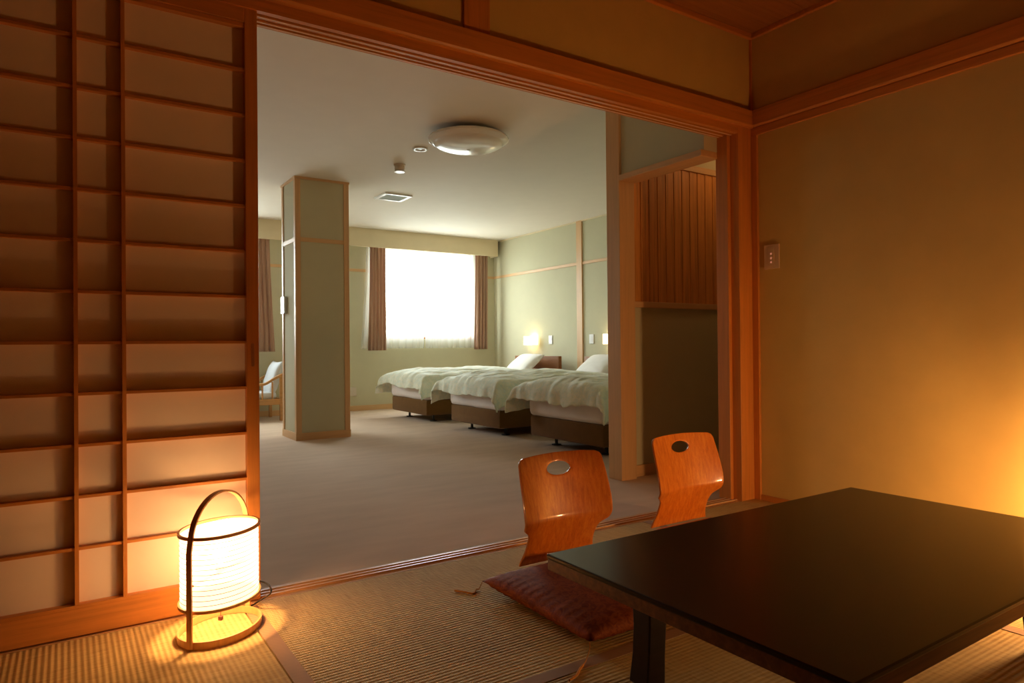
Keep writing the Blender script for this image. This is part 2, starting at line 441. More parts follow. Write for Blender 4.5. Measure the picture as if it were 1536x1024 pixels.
# skirting, picture rails, wall posts, pelmet
struct('baseboard_window', bx(TX0+.02, BX1, BY1-.014, BY1, 0, .07), M['qx'], bevel=.002)
struct('baseboard_bed', bx(BX1-.014, BX1, .96, BY1-.014, 0, .07), M['qy'], bevel=.002)
b = bmesh.new()
for x0, x1 in ((1.50, 2.98), (4.70, BX1-.012)): box(b, x0, x1, BY1-.012, BY1, 1.925, 1.963)
struct('trim_16', b, M['qx'], bevel=.002)
struct('trim_17', bx(BX1-.012, BX1, .96, BY1, 1.925, 1.963), M['qy'], bevel=.002)
struct('trim_18', bx(BX1-.022, BX1, 4.355, 4.465, .07, BZ), M['qz'], bevel=.002)
b = bmesh.new()
box(b, TX0+.02, 4.985, 6.33, 6.355, 2.25, 2.50); box(b, 4.96, 4.985, 6.355, BY1, 2.25, 2.50)
pel = struct('trim_19', b, M['cream'], bevel=.002)
b = bmesh.new(); box(b, BX1-.02, BX1, .96, 6.33, 2.484, 2.5)
struct('trim_20', b, M['cream'])

# column
CX0, CX1, CY0, CY1 = 1.25, 1.756, 3.99, 4.45
struct('column', bx(CX0, CX1, CY0, CY1, 0, BZ), M['wall_g'])
b = bmesh.new(); e = .010
for (px, py) in ((CX0, CY0), (CX1, CY0), (CX0, CY1), (CX1, CY1)):
    x0 = px-e if px == CX0 else px-.042; y0 = py-e if py == CY0 else py-.042
    box(b, x0, x0+.042+e, y0, y0+.042+e, 0, BZ)
struct('trim_21', b, M['qz'], bevel=.002)
def frame4(z0, z1, e):
    b = bmesh.new()
    box(b, CX0-e, CX1+e, CY0-e, CY0, z0, z1); box(b, CX0-e, CX1+e, CY1, CY1+e, z0, z1)
    box(b, CX0-e, CX0, CY0, CY1, z0, z1); box(b, CX1, CX1+e, CY0, CY1, z0, z1); return b
struct('trim_22', frame4(1.885, 1.925, .008), M['qx'])
struct('baseboard_column', frame4(0, .07, .014), M['qx'])
struct('trim_23', frame4(BZ-.022, BZ, .016), M['qx'])

# ------------------------------------------------------------------ windows
def window(name, x0, x1):
    fr = bmesh.new(); t = .045
    box(fr, x0, x1, BY1+.05, BY1+.11, WZ0, WZ0+t); box(fr, x0, x1, BY1+.05, BY1+.11, WZ1-t, WZ1)
    box(fr, x0, x0+t, BY1+.05, BY1+.11, WZ0+t, WZ1-t); box(fr, x1-t, x1, BY1+.05, BY1+.11, WZ0+t, WZ1-t)
    xm = (x0+x1)/2; box(fr, xm-.025, xm+.025, BY1+.05, BY1+.11, WZ0+t, WZ1-t)
    o = struct(name, fr, M['white_plastic'])
    for a, c in ((x0+t, xm-.025), (xm+.025, x1-t)):
        obj('pane', bx(a, c, BY1+.078, BY1+.082, WZ0+t, WZ1-t), M['glass'], o)
    obj('window_sill', bx(x0, x1, BY1-.012, BY1+.05, WZ0-.02, WZ0+.002), M['hx'], o)
    L = bpy.data.lights.new(name+'_daylight', 'AREA'); L.shape = 'RECTANGLE'
    L.size = x1-x0; L.size_y = WZ1-WZ0; L.cycles.is_portal = True
    lo = bpy.data.objects.new(name+'_daylight', L); COL.objects.link(lo)
    lo.location = ((x0+x1)/2, BY1+.16, (WZ0+WZ1)/2); lo.rotation_euler = (radians(-90), 0, 0)
window('window_2', *WX[0]); window('window_1', *WX[1])

def pleated(x0t, x1t, x0b, x1b, y, z0, z1, folds, amp, ph=0, nz=26, hem=0.0, seed=0):
    b = bmesh.new(); n = folds*12; rows = []
    for j in range(nz+1):
        v = j/nz; z = z1+(z0-z1)*v; row = []
        xa = x0t+(x0b-x0t)*v**1.5; xb = x1t+(x1b-x1t)*v**1.5
        for i in range(n+1):
            u = i/n
            a = amp*(.55+.45*v)*(.75+.5*noise.noise(Vector((u*folds*.9+seed, v*1.2, seed))))
            w = sin(2*pi*folds*u+ph+.9*noise.noise(Vector((u*3, v*2.0, seed+3))))
            yy = y + a*w + .006*noise.noise(Vector((u*8, v*4, seed)))
            xx = xa+(xb-xa)*(u + .18/folds*sin(4*pi*folds*u+seed)*.5)
            zz = z + (hem*noise.noise(Vector((u*6, 0, seed+9))) if j == nz else 0)
            row.append(b.verts.new((xx, yy, zz)))
        rows.append(row)
    for r0, r1 in zip(rows, rows[1:]):
        for i in range(n): b.faces.new((r0[i], r0[i+1], r1[i+1], r1[i]))
    return b
def curtain(name, bm, mat, label, group=None, tk=0):
    o = obj(name, bm, mat, smooth=True); tag(o, label, 'curtain', group)
    if tk:
        s = o.modifiers.new('thick', 'SOLIDIFY'); s.thickness = tk
    return o
g = 'curtains in the bedroom windows'
curtain('curtain', pleated(2.945, 3.175, 2.905, 3.175, 6.425, .83, 2.30, 5, .020, seed=1), M['curtain'],
        'brown pleated curtain drawn to the left side of the bright window', tk=.003)
curtain('curtain', pleated(4.645, 4.86, 4.615, 4.845, 6.425, .83, 2.30, 4, .022, ph=1, seed=5), M['curtain'],
        'brown pleated curtain drawn to the right side of the bright window', tk=.003)
curtain('curtain', pleated(1.35, 1.60, 1.33, 1.66, 6.425, .83, 2.30, 5, .020, ph=2, seed=8), M['curtain'],
        'brown curtain seen between the column and the paper sliding door', tk=.003)
curtain('sheer_curtain', pleated(2.92, 3.80, 2.83, 3.795, 6.482, .855, 2.30, 9, .012, seed=12, hem=.01), M['sheer'],
        'white see-through curtain over the left half of the bright window')
curtain('sheer_curtain', pleated(3.80, 4.72, 3.805, 4.71, 6.482, .855, 2.30, 9, .012, seed=14, hem=.01), M['sheer'],
        'white see-through curtain over the right half of the bright window')
curtain('sheer_curtain', pleated(-.40, 1.47, -.40, 1.42, 6.482, .855, 2.30, 18, .012, seed=17, hem=.01), M['sheer'],
        'white see-through curtain behind the brown curtain left of the column')

# ------------------------------------------------------------------ paper sliding doors
def shoji(name, x0, x1, y0):
    y1 = y0+.030; z0, z1 = .006, 2.0549
    st = .042
    b = bx(x0, x0+st, y0, y1, z0, z1, .002); o = struct(name, b, None)
    o.data.materials.append(M['hz'])
    obj('stile', bx(x1-st, x1, y0, y1, z0, z1, .002), M['hz'], o)
    b = bx(x0+st, x1-st, y0, y1, z0, .100); 
    box(b, x0+st, x1-st, y0-.001, y0+.006, .088, .100)
    obj('bottom_rail', b, M['hx'], o, bevel=.002)
    b = bx(x0+st, x1-st, y0, y1, 2.005, z1); box(b, x0+st, x1-st, y0+.004, y1, 1.988, 2.005)
    obj('top_rail', b, M['hx'], o, bevel=.002)
    obj('paper', bx(x0+st, x1-st, y1-.003, y1-.0015, .100, 1.990), M['paper'], o)
    xm = (x0+x1)/2
    for x in (xm-.064, xm+.064):
        obj('upright_bar', bx(x-.0055, x+.0055, y0+.002, y1-.003, .100, 1.988), M['hz'], o)
    for k in range(1, 13):
        z = .112 + (1.996-.112)*k/12 if False else .1115+.1572*k
        if z < 1.97: obj('cross_bar', bx(x0+st, x1-st, y0+.006, y1-.003, z-.0045, z+.0045), M['hx'], o)
    return o
d1 = shoji('door_1', -.945, 0.0, .0025)
b = bmesh.new(); box(b, -.0265, -.0165, .0005, .004, .813, .893)
obj('door_pull', b, wood('pull_wood', (.36, .15, .05), 'z', .4), d1, bevel=.002)
shoji('door_2', -1.86, -.915, .0345)

# ------------------------------------------------------------------ tatami mats
def mat(x0, x1, y0, y1, ax, borders, label):
    t = thing('tatami_mat', label, 'tatami mat', ((x0+x1)/2, (y0+y1)/2, -.05), 0)
    cx, cy = (x0+x1)/2, (y0+y1)/2; g = .0018
    obj('woven_rush', bx(x0+g-cx, x1-g-cx, y0+g-cy, y1-g-cy, .0, .050, .0015), M['tat_x' if ax == 'x' else 'tat_y'], t)
    for side in borders:
        w = .046; h0, h1 = .0496, .0510
        if side == 'l': q = (x0+g, x0+w, y0+g, y1-g)
        if side == 'r': q = (x1-w, x1-g, y0+g, y1-g)
        if side == 'b': q = (x0+g, x1-g, y0+g, y0+w)
        if side == 't': q = (x0+g, x1-g, y1-w, y1-g)
        obj('cloth_border', bx(q[0]-cx, q[1]-cx, q[2]-cy, q[3]-cy, h0, h1), M['heri'], t)
    return t
mat(-.985, -.068, -1.90, -.002, 'y', 'l', 'rush floor mat under the lantern, ribs running towards the paper door')
mat(-.068, 1.815, -1.02, -.002, 'x', 'lb', 'rush floor mat with a cloth border, between the lantern and the two chairs')
mat(-.068, 1.815, -2.0, -1.02, 'x', 'b', 'shaded rush floor mat under the dark table')
mat(1.815, 2.698, -1.90, -.002, 'y', 'l', 'rush floor mat in the corner behind the far chair')
mat(-2.24, -.985, -1.90, -.002, 'y', 'r', 'rush floor mat beyond the left edge of the lantern mat')
mat(-2.24, -.068, -4.29, -1.90, 'x', 't', 'rush floor mat at the near side of the room')
mat(-.068, 2.698, -4.29, -2.0, 'x', 't', 'rush floor mat on the near side of the table')

# ------------------------------------------------------------------ lantern
def lantern(loc, rz, label, top='andon'):
    t = thing('floor_lantern', label, 'lamp', loc, rz)
    a, c = .138, .108                              # half axes
    def ell(z, k=1.0, n=56): return [(a*k*cos(2*pi*i/n), c*k*sin(2*pi*i/n), z) for i in range(n)]
    up = lambda i: (0, 0, 1)
    obj('base_ring', ribbon(bmesh.new(), ell(.011), up, .021, .006, True), M['lamp_wood'], t, angle=40)
    obj('lower_ring', ribbon(bmesh.new(), ell(.105, .975), up, .009, .007, True), M['lamp_wood'], t, angle=40)
    obj('upper_ring', ribbon(bmesh.new(), ell(.318, .975), up, .009, .007, True), M['lamp_wood'], t, angle=40)
    # paper shade: ribbed oval drum, open below
    b = bmesh.new(); N = 64; rows = []; nr = 14
    for j in range(nr*4+1):
        z = .106+(.316-.106)*j/(nr*4); k = .955 - .010*(1-abs(sin(pi*j/4)))
        rows.append([b.verts.new((a*k*cos(2*pi*i/N), c*k*sin(2*pi*i/N), z)) for i in range(N)])
    for r0, r1 in zip(rows, rows[1:]):
        for i in range(N): b.faces.new((r0[i], r0[(i+1) % N], r1[(i+1) % N], r1[i]))
    sh = obj('shade', b, M['andon'], t, smooth=True)
    b = bmesh.new(); rr = []
    for k, z in ((.955, .312), (.7, .309), (.35, .307)):
        rr.append([b.verts.new((a*k*cos(2*pi*i/N), c*k*sin(2*pi*i/N), z)) for i in range(N)])
    for r0, r1 in zip(rr, rr[1:]):
        for i in range(N): b.faces.new((r0[i], r0[(i+1) % N], r1[(i+1) % N], r1[i]))
    b.faces.new(rr[-1]); obj('shade_top', b, M[top], sh, smooth=True)
    ribm = paint('shade_rib', (.55, .34, .18), .7, 100, 0, 0)
    for j in range(1, nr):
        z = .106+(.316-.106)*j/nr
        obj('rib', tube(bmesh.new(), ell(z, .952, 40), .0009, 4, True), ribm, sh)
    # handle: one bent strip from foot to foot over the shade
    pts = []
    for z in (.002, .05, .10, .2, .28): pts.append((-a-.001, 0, z))
    for i in range(1, 24):
        th = pi - pi*i/24; pts.append(((a+.001)*cos(th), 0, .30+.130*sin(th)))
    for z in (.28, .2, .10, .05, .002): pts.append((a+.001, 0, z))
    pts = [Vector(p) for p in pts]
    b = bmesh.new(); ribbon(b, [p*1 + Vector(((.006 if p.x > 0 else -.006) if p.z < .31 else 0, 0, 0)) for p in pts], lambda i: (0, 1, 0), .017, .0055)
    obj('handle', b, M['lamp_wood'], t, angle=40)
    obj('pull_cord', tube(bmesh.new(), [(0, 0, .20), (.001, 0, .10), (0, 0, .042)], .0011, 5), M['dark_metal'], t)
    obj('cord_knob', bx(-.006, .006, -.006, .006, .030, .043, .002), paint('knob_wood', (.10, .03, .015), .5, 50, 0, 0), t)
    b = bmesh.new(); lathe(b, [(.001, .19), (.012, .19), (.013, .215), (.024, .235), (.028, .255), (.022, .278), (.001, .285)], 20)
    obj('bulb', b, M['bulb'], t, smooth=True)
    b = bmesh.new(); box(b, -a*.95, a*.95, -.004, .004, .178, .186); lathe(b, [(.001, .186), (.015, .186), (.015, .2), (.001, .2)], 14)
    obj('bulb_holder', b, M['dark_metal'], t)
    return t
LX, LY = -.163, -.184
la = lantern((LX, LY, 0.0012), radians(45), 'lit oval paper lantern with a bent wood handle standing by the paper sliding door')
pts = [(.10, .07, .112), (.140, .085, .098), (.163, .07, .085), (.160, .04, .068), (.135, .085, .035), (.11, .135, .006), (.02, .165, .005)]
def smooth_path(P, n=6):
    P = [Vector(p) for p in P]; out = []
    for i in range(len(P)-1):
        p0 = P[max(i-1, 0)]; p1 = P[i]; p2 = P[i+1]; p3 = P[min(i+2, len(P)-1)]
        for k in range(n):
            t = k/n
            out.append(.5*((2*p1)+(p2-p0)*t+(2*p0-5*p1+4*p2-p3)*t*t+(3*p1-p0-3*p2+p3)*t**3))
    out.append(P[-1]); return out
c45, s45 = cos(radians(45)), sin(radians(45))
loc = [(c45*x+s45*y, -s45*x+c45*y, z) for x, y, z in pts]
obj('power_cord', tube(bmesh.new(), smooth_path(loc), .0028, 8), M['black_rubber'], la, smooth=True)
lb = lantern((2.28, -1.69, 0.0012), radians(60), 'second lit paper lantern by the ochre wall behind the dark table, mostly out of view', 'andon_top')
LIGHTS = []
def point(name, loc, power, col, r):
    L = bpy.data.lights.new(name, 'POINT'); L.energy = power; L.color = col; L.shadow_soft_size = r
    o = bpy.data.objects.new(name, L); COL.objects.link(o); o.location = loc; return o
E1, E2 = 11.5, 205.0
o = point('lantern_bulb_light', (LX, LY, .235), E1, WARM, .022)
o = point('lantern_bulb_light', (2.28, -1.69, .18), E2, WARM, .055)

# ------------------------------------------------------------------ low table
t = thing('low_table', 'long low table with a near-black lacquered top in the right foreground', 'table', (1.205, -1.425, 0))
hx, hy = .715, .415
obj('tabletop', bx(-hx, hx, -hy, hy, .318, .330), M['table'], t, bevel=.003)
obj('edge_band', bx(-hx+.002, hx-.002, -hy+.002, hy-.002, .288, .318), M['table_edge'], t, bevel=.002)
obj('apron', bx(-hx+.15, hx-.15, -hy+.13, hy-.13, .255, .288), M['table_leg'], t)
for sx in (-1, 1):
    for sy in (-1, 1):
        b = bmesh.new(); rows = []
        for z, o_, w in ((.288, 0, .072), (.24, 0, .066), (.16, .002, .060), (.08, .010, .060), (.0015, .022, .066)):
            cx_ = sx*(hx-.195-.4*o_); cy_ = sy*(hy-.180+o_); q = w/2
            rows.append([b.verts.new((cx_+dx*q, cy_+dy*q, z)) for dx, dy in ((-1, -1), (1, -1), (1, 1), (-1, 1))])
        for r0, r1 in zip(rows, rows[1:]):
            for i in range(4): b.faces.new((r0[i], r0[(i+1) % 4], r1[(i+1) % 4], r1[i]))
        cap(b, rows[0]); cap(b, rows[-1])
        obj('leg', b, M['table_leg'], t, bevel=.004)

# ------------------------------------------------------------------ legless chairs
def interp(tab, v):
    for (a, x), (b_, y) in zip(tab, tab[1:]):
        if a <= v <= b_: 
            k = (v-a)/(b_-a); k = k*k*(3-2*k); return x+(y-x)*k
    return tab[-1][1] if v > tab[-1][0] else tab[0][1]
def catmull(tab, v):
    n = len(tab)
    for i in range(n-1):
        if tab[i][0] <= v <= tab[i+1][0]:
            p0 = tab[max(i-1, 0)]; p1 = tab[i]; p2 = tab[i+1]; p3 = tab[min(i+2, n-1)]
            t_ = (v-p1[0])/(p2[0]-p1[0])
            m1 = (p2[1]-p0[1])/(p2[0]-p0[0])*(p2[0]-p1[0]); m2 = (p3[1]-p1[1])/(p3[0]-p1[0])*(p2[0]-p1[0])
            return (2*t_**3-3*t_**2+1)*p1[1]+(t_**3-2*t_**2+t_)*m1+(-2*t_**3+3*t_**2)*p2[1]+(t_**3-t_**2)*m2
    return tab[-1][1] if v > tab[-1][0] else tab[0][1]
WID = [(.0, .192), (.03, .182), (.07, .170), (.110, .168), (.14, .176), (.155, .192), (.168, .210), (.20, .216), (.24, .218), (.30, .216), (.36, .213), (.40, .209), (.452, .206)]
YPR = [(.0, .034), (.04, .026), (.10, .006), (.17, -.015), (.188, -.0195), (.198, -.0195), (.216, -.015), (.35, .014), (.452, .036)]
def chair_y(z, u):
    amp = catmull([(0, .004), (.1, .012), (.22, .045), (.452, .034)], z)
    return catmull(YPR, z) - amp*(abs(u)**2.0) + .02
def chair_back(t):
    b = bmesh.new(); NU, NV = 40, 70; rows = []
    H = .436
    for j in range(NV+1):
        z = .014+(H-.014)*j/NV
        w = catmull(WID, z); row = []
        for i in range(NU+1):
            u = -1+2*i/NU
            x = u*w; zz = z
            # rounded top corners
            if z > H-.03:
                k = (z-(H-.03))/.03
                lim = w-.026*(1-math.sqrt(max(0, 1-k*k)))
                x = u*lim
            zz += .006*(1-u*u)*(z/H)**4
            row.append(b.verts.new((x, chair_y(z, x/.21), zz)))
        rows.append(row)
    for r0, r1 in zip(rows, rows[1:]):
        for i in range(NU): b.faces.new((r0[i], r0[i+1], r1[i+1], r1[i]))
    # oval hand hole
    cz, rx, rz_ = .380, .060, .027
    dele = [f for f in b.faces if ((f.calc_center_median().x/rx)**2+((f.calc_center_median().z-cz)/rz_)**2) < 1]
    bmesh.ops.delete(b, geom=dele, context='FACES')
    be = [v for v in b.verts if v.is_boundary and (v.co.x/rx)**2+((v.co.z-cz)/rz_)**2 < 2.2]
    for v in be:
        a = math.atan2((v.co.z-cz)/rz_, v.co.x/rx)
        v.co.x = rx*cos(a); v.co.z = cz+rz_*sin(a); v.co.y = chair_y(v.co.z, v.co.x/.21)
    o = obj('backrest', b, M['chair'], t, smooth=True)
    s = o.modifiers.new('thick', 'SOLIDIFY'); s.thickness = .009; s.offset = 0
    bv = o.modifiers.new('bevel', 'BEVEL'); bv.width = .002; bv.segments = 2; bv.limit_method = 'ANGLE'; bv.angle_limit = radians(50)
    return o
def make_chair(loc, rz, label):
    t = thing('legless_chair', label, 'chair', loc, rz)
    chair_back(t)
    b = bmesh.new(); NU, NV = 16, 20; rows = []
    for j in range(NV+1):
        v = j/NV; y = .012-.40*v
        z = .0135-.0068*min(1, v*6)
        w = .185+.015*sin(pi*v); 
        if v > .9: w -= .03*((v-.9)/.1)**2
        rows.append([b.verts.new(((-1+2*i/NU)*w, y, z)) for i in range(NU+1)])
    for r0, r1 in zip(rows, rows[1:]):
        for i in range(NU): b.faces.new((r0[i], r0[i+1], r1[i+1], r1[i]))
    o = obj('seat', b, M['chair'], t, smooth=True)
    s = o.modifiers.new('thick', 'SOLIDIFY'); s.thickness = .009; s.offset = 0
    return t
ch = make_chair((1.097, -.302, 0.002), 0, 'legless orange plywood chair behind the red cushion, nearer the lantern')
dup(ch, (1.912, -.200, 0.002), 'legless orange plywood chair nearer the ochre wall, with a bright curved gleam')

# ------------------------------------------------------------------ floor cushion with tassels
t = thing('floor_cushion', 'flat red-brown brocade floor cushion in front of the chair nearer the lantern', 'cushion', (.968, -.668, 0.0))
b = bmesh.new(); N = 44; rows = []; hs = .298
for side in (1, -1):
    rows = []
    for j in range(N+1):
        row = []
        for i in range(N+1):
            u = -1+2*i/N; v = -1+2*j/N
            pinch = 1-.045*(1-abs(u)**2)*abs(v)**6 ; pinch2 = 1-.045*(1-abs(v)**2)*abs(u)**6
            x = u*hs*pinch2; y = v*hs*pinch
            e = (1-abs(u)**3.2)*(1-abs(v)**3.2)
            h = .042*max(0, e)**.42
            # small gathers along the seams
            gath = .0035*(abs(u)**5*sin(v*46) + abs(v)**5*sin(u*46))*(1-max(abs(u), abs(v))**20)
            z = .040+(side*h) + gath*side + .003*noise.noise(Vector((x*9, y*9, side)))*(e**.3)
            if side < 0: z = max(z, .0125)
            row.append(b.verts.new((x, y, z)))
        rows.append(row)
    for r0, r1 in zip(rows, rows[1:]):
        for i in range(N): b.faces.new((r0[i], r0[i+1], r1[i+1], r1[i]))
bmesh.ops.remove_doubles(b, verts=b.verts, dist=.0006)
obj('cushion_body', b, M['cushion'], t, smooth=True)
for (P, nm) in (([(-.296, .296, .036), (-.300, .300, .025), (-.297, .318, .006), (-.305, .325, .0042), (-.320, .305, .004), (-.335, .297, .004), (-.352, .325, .0042), (-.374, .358, .0042)], 0),
                ([(-.296, -.296, .036), (-.30, -.30, .02), (-.335, -.325, .005), (-.375, -.350, .0042), (-.405, -.372, .0042), (-.44, -.384, .0042)], 1)):
    sp = smooth_path(P)
    obj('tassel', tube(bmesh.new(), sp, lambda s: .0014 if s < .5 else .0034, 8), M['cord_orange'], t, smooth=True)

# ------------------------------------------------------------------ wall plates
def plate(name, label, cat, loc, rz, w, h, mat_, buttons, mb, group=None, depth=.010):
    """face looks along local -y"""
    t = thing(name, label, cat, loc, rz, group)
    obj('plate', bx(-w/2, w/2, -depth, 0, -h/2, h/2, .002), mat_, t)
    for (x0, x1, z0, z1, nm) in buttons:
        obj(nm, bx(x0, x1, -depth-.003, -depth, z0, z1, .0008), mb, t)
    return t
s = plate('wall_switch', 'small beige three-button switch plate on the ochre wall beside the corner post', 'switch', (TX1, -.128, 1.356), -pi/2, .094, .135,
      M['warm_plastic'], [(-.018, .018, -.050, .050, 'switch_insert')], M['warm_plastic'])
# rz=-90: local -y -> world -x
led = emit('indicator_lamp', (1.0, .35, .2), .35, (.5, .3, .25))
for z in (.016, -.009, -.031): obj('indicator', bx(-.005, .005, -.0145, -.0125, z-.005, z+.005), led, s)
plate('wall_switch', 'white bedside switch plate right of the first glowing bed lamp', 'switch', (BX1, 5.065, .955), -pi/2, .085, .12, M['white_plastic'],
      [(-.02, .02, -.04, .04, 'switch_insert')], M['grey_metal'])
plate('wall_switch', 'white bedside switch plate just right of the wall post', 'switch', (BX1, 4.19, .955), -pi/2, .085, .12, M['white_plastic'],
      [(-.02, .02, -.04, .04, 'switch_insert')], M['white_plastic'])
plate('wall_socket', 'low wall socket on the window wall right of the column', 'socket', (2.715, BY1, .265), 0, .13, .12, M['beige_plastic'],
      [(-.03, .03, -.035, .035, 'socket_insert')], M['beige_plastic'])
plate('wall_switch', 'thin metal switch plate on the left edge of the column', 'switch', (CX0-.0005, 4.37, 1.298), -pi/2, .12, .165, M['grey_metal'],
      [(-.03, .03, -.055, .055, 'switch_insert')], M['white_plastic'], depth=.030)

# ------------------------------------------------------------------ ceiling fixtures
t = thing('ceiling_light', 'large unlit round dome light on the bedroom ceiling', 'ceiling light', (1.985, 1.985, BZ))
b = bmesh.new(); r = lathe(b, [(.16, 0), (.16, -.045), (.0, -.045)], 40); obj('ceiling_base', b, M['dark_metal'], t, angle=40)
b = bmesh.new(); R_ = .305
pr_ = [(.15, -.040), (.24, -.037), (.275, -.040), (.297, -.050), (R_, -.062), (.303, -.070), (.296, -.072), (.290, -.080), (.283, -.081), (.276, -.088), (.268, -.089)]
pr_ += [(.262*cos(a), -.092-.050*sin(a)) for a in [pi/2*k/10 for k in range(0, 10)]] + [(.0005, -.142)]
lathe(b, pr_, 72)
dome, td, bd = nt('opal_dome'); bd.inputs['Base Color'].default_value = (.70, .68, .64, 1); bd.inputs['Roughness'].default_value = .22; bd.inputs['Coat Weight'].default_value = .5
obj('dome', b, dome, t, angle=50)
b = bmesh.new(); lathe(b, [(.0005, -.1445), (.016, -.1445), (.018, -.140)], 24); obj('finial', b, M['grey_metal'], t, smooth=True)
t = thing('downlight', 'small recessed round ceiling light beside the big dome', 'ceiling light', (1.862, 2.565, BZ))
b = bmesh.new(); lathe(b, [(.034, .0), (.055, -.001), (.062, -.006), (.060, -.012), (.040, -.012), (.034, -.004), (.034, .0)], 40); obj('trim_ring', b, M['white_plastic'], t, smooth=True)
b = bmesh.new(); lathe(b, [(.034, -.001), (.022, -.004), (.010, -.008), (.0005, -.008)], 24); obj('lens', b, M['grey_metal'], t, smooth=True)
t = thing('smoke_detector', 'round beige smoke detector hanging from the bedroom ceiling', 'smoke detector', (1.925, 3.115, BZ))
b = bmesh.new(); lathe(b, [(.0005, 0), (.052, 0), (.052, -.012), (.045, -.016), (.044, -.045), (.036, -.052), (.0005, -.053)], 36); obj('sensor_body', b, M['beige_plastic'], t, angle=40)
b = bmesh.new(); lathe(b, [(.030, -.050), (.048, -.058), (.046, -.066), (.0005, -.067)], 36); obj('cap', b, M['white_plastic'], t, angle=40)
t = thing('ceiling_vent', 'square white ventilation grille on the bedroom ceiling', 'vent', (2.385, 4.32, BZ))
b = bmesh.new(); w = .155
for q in ((-w, w, -w, -w+.035), (-w, w, w-.035, w), (-w, -w+.035, -w+.035, w-.035), (w-.035, w, -w+.035, w-.035)): box(b, *q, -.018, 0, .002)
obj('frame', b, M['white_plastic'], t)
b = bmesh.new(); box(b, -w+.035, w-.035, -w+.035, w-.035, -.004, -.001)
for k in range(9): y = -w+.05+k*.026; box(b, -w+.035, w-.035, y, y+.010, -.014, -.004)
obj('louvre', b, paint('vent_grey', (.50, .54, .52), .6, 80, 0, 0), t)

# ------------------------------------------------------------------ beds
def duvet(L, W, ztop, seed):
    """x: 0 = foot edge, L = head; y across, centred; cloth hangs over foot and both sides"""
    b = bmesh.new(); NS, NT = 100, 92; oh, osd = .185, .27; rows = []
    rad = .08
    def over(d):                                    # arc-length d past the edge -> (out, drop)
        if d <= 0: return 0, 0
        q = rad*pi/2
        if d < q: a = d/rad; return rad*sin(a), rad*(1-cos(a))
        return rad + (d-q)*.10, rad+(d-q)*.99
    for j in range(NT+1):
        row = []
        for i in range(NS+1):
            s = -oh + (L-.42+oh)*i/NS; tt = -(W/2+osd)+(W+2*osd)*j/NT
            n1 = noise.noise(Vector((s*2.1+seed*7, tt*2.4, seed)))
            n2 = noise.noise(Vector((s*6+seed*3, tt*4, seed+5)))
            ohk = 1+.22*noise.noise(Vector((tt*2.2, seed*3.1, 2)))
            osk = 1+.28*noise.noise(Vector((s*1.9, seed*5.3, 7)))
            ds = max(0, -s-.0)*ohk; dt = max(0, abs(tt)-W/2)*osk
            ox, dx = over(ds); oy, dy = over(dt)
            x = (s if s > 0 else -ox)
            y = (tt if abs(tt) < W/2 else math.copysign(W/2+oy, tt))
            both = min(dx, dy)
            drop = max(dx, dy)+.35*both
            if both > .02:
                x -= .45*both; y += math.copysign(.45*both, tt)
            puff = .055*(1-abs(min(1, abs(tt)/(W/2)))**3)*min(1, max(0, (s+.15)/.3))
            if drop > .05:                          # hanging folds
                x += -.014*sin(tt*26+seed*2+n1*3)*(1 if dx > dy else .3)*min(1, drop/.2)
                y += math.copysign(.014*sin(s*22+seed+n1*3)*(1 if dy >= dx else .3)*min(1, drop/.2), tt)
            z = ztop-drop+puff+.022*n1+.010*n2
            n3 = noise.noise(Vector((s*3.2+tt*5, tt*11-s*2, seed+11)))
            z += (.020*abs(n3)+.008*noise.noise(Vector((s*12, tt*14, seed))))*(1 if s < 1.0 else .6)
            if drop > .03: x += .012*n3; y += .010*n2
            z -= .03*min(1, max(0, (s-(L-.85))/.4))
            row.append(b.verts.new((x, y, z)))
        rows.append(row)
    for r0, r1 in zip(rows, rows[1:]):
        for i in range(NS): b.faces.new((r0[i], r0[i+1], r1[i+1], r1[i]))
    return b
def pillow(w, h, d):
    b = bmesh.new(); N = 26
    for side in (1, -1):
        rows = []
        for j in range(N+1):
            row = []
            for i in range(N+1):
                u = -1+2*i/N; v = -1+2*j/N
                e = max(0, (1-abs(u)**2.6)*(1-abs(v)**2.6))
                x = u*w/2*(1-.06*(1-u*u)*0-.07*(1-v*v)*0 - .06*(1-abs(v))*0); y = v*h/2
                x *= 1-.07*(1-v*v)*abs(u)**4; y *= 1-.09*(1-u*u)*abs(v)**4
                z = side*(d/2*e**.5+.006*noise.noise(Vector((u*3, v*3, side*2)))*e)
                row.append(b.verts.new((x, y, z)))
            rows.append(row)
        for r0, r1 in zip(rows, rows[1:]):
            for i in range(N): b.faces.new((r0[i], r0[i+1], r1[i+1], r1[i]))
    bmesh.ops.remove_doubles(b, verts=b.verts, dist=.001)
    return b
XF = 2.87
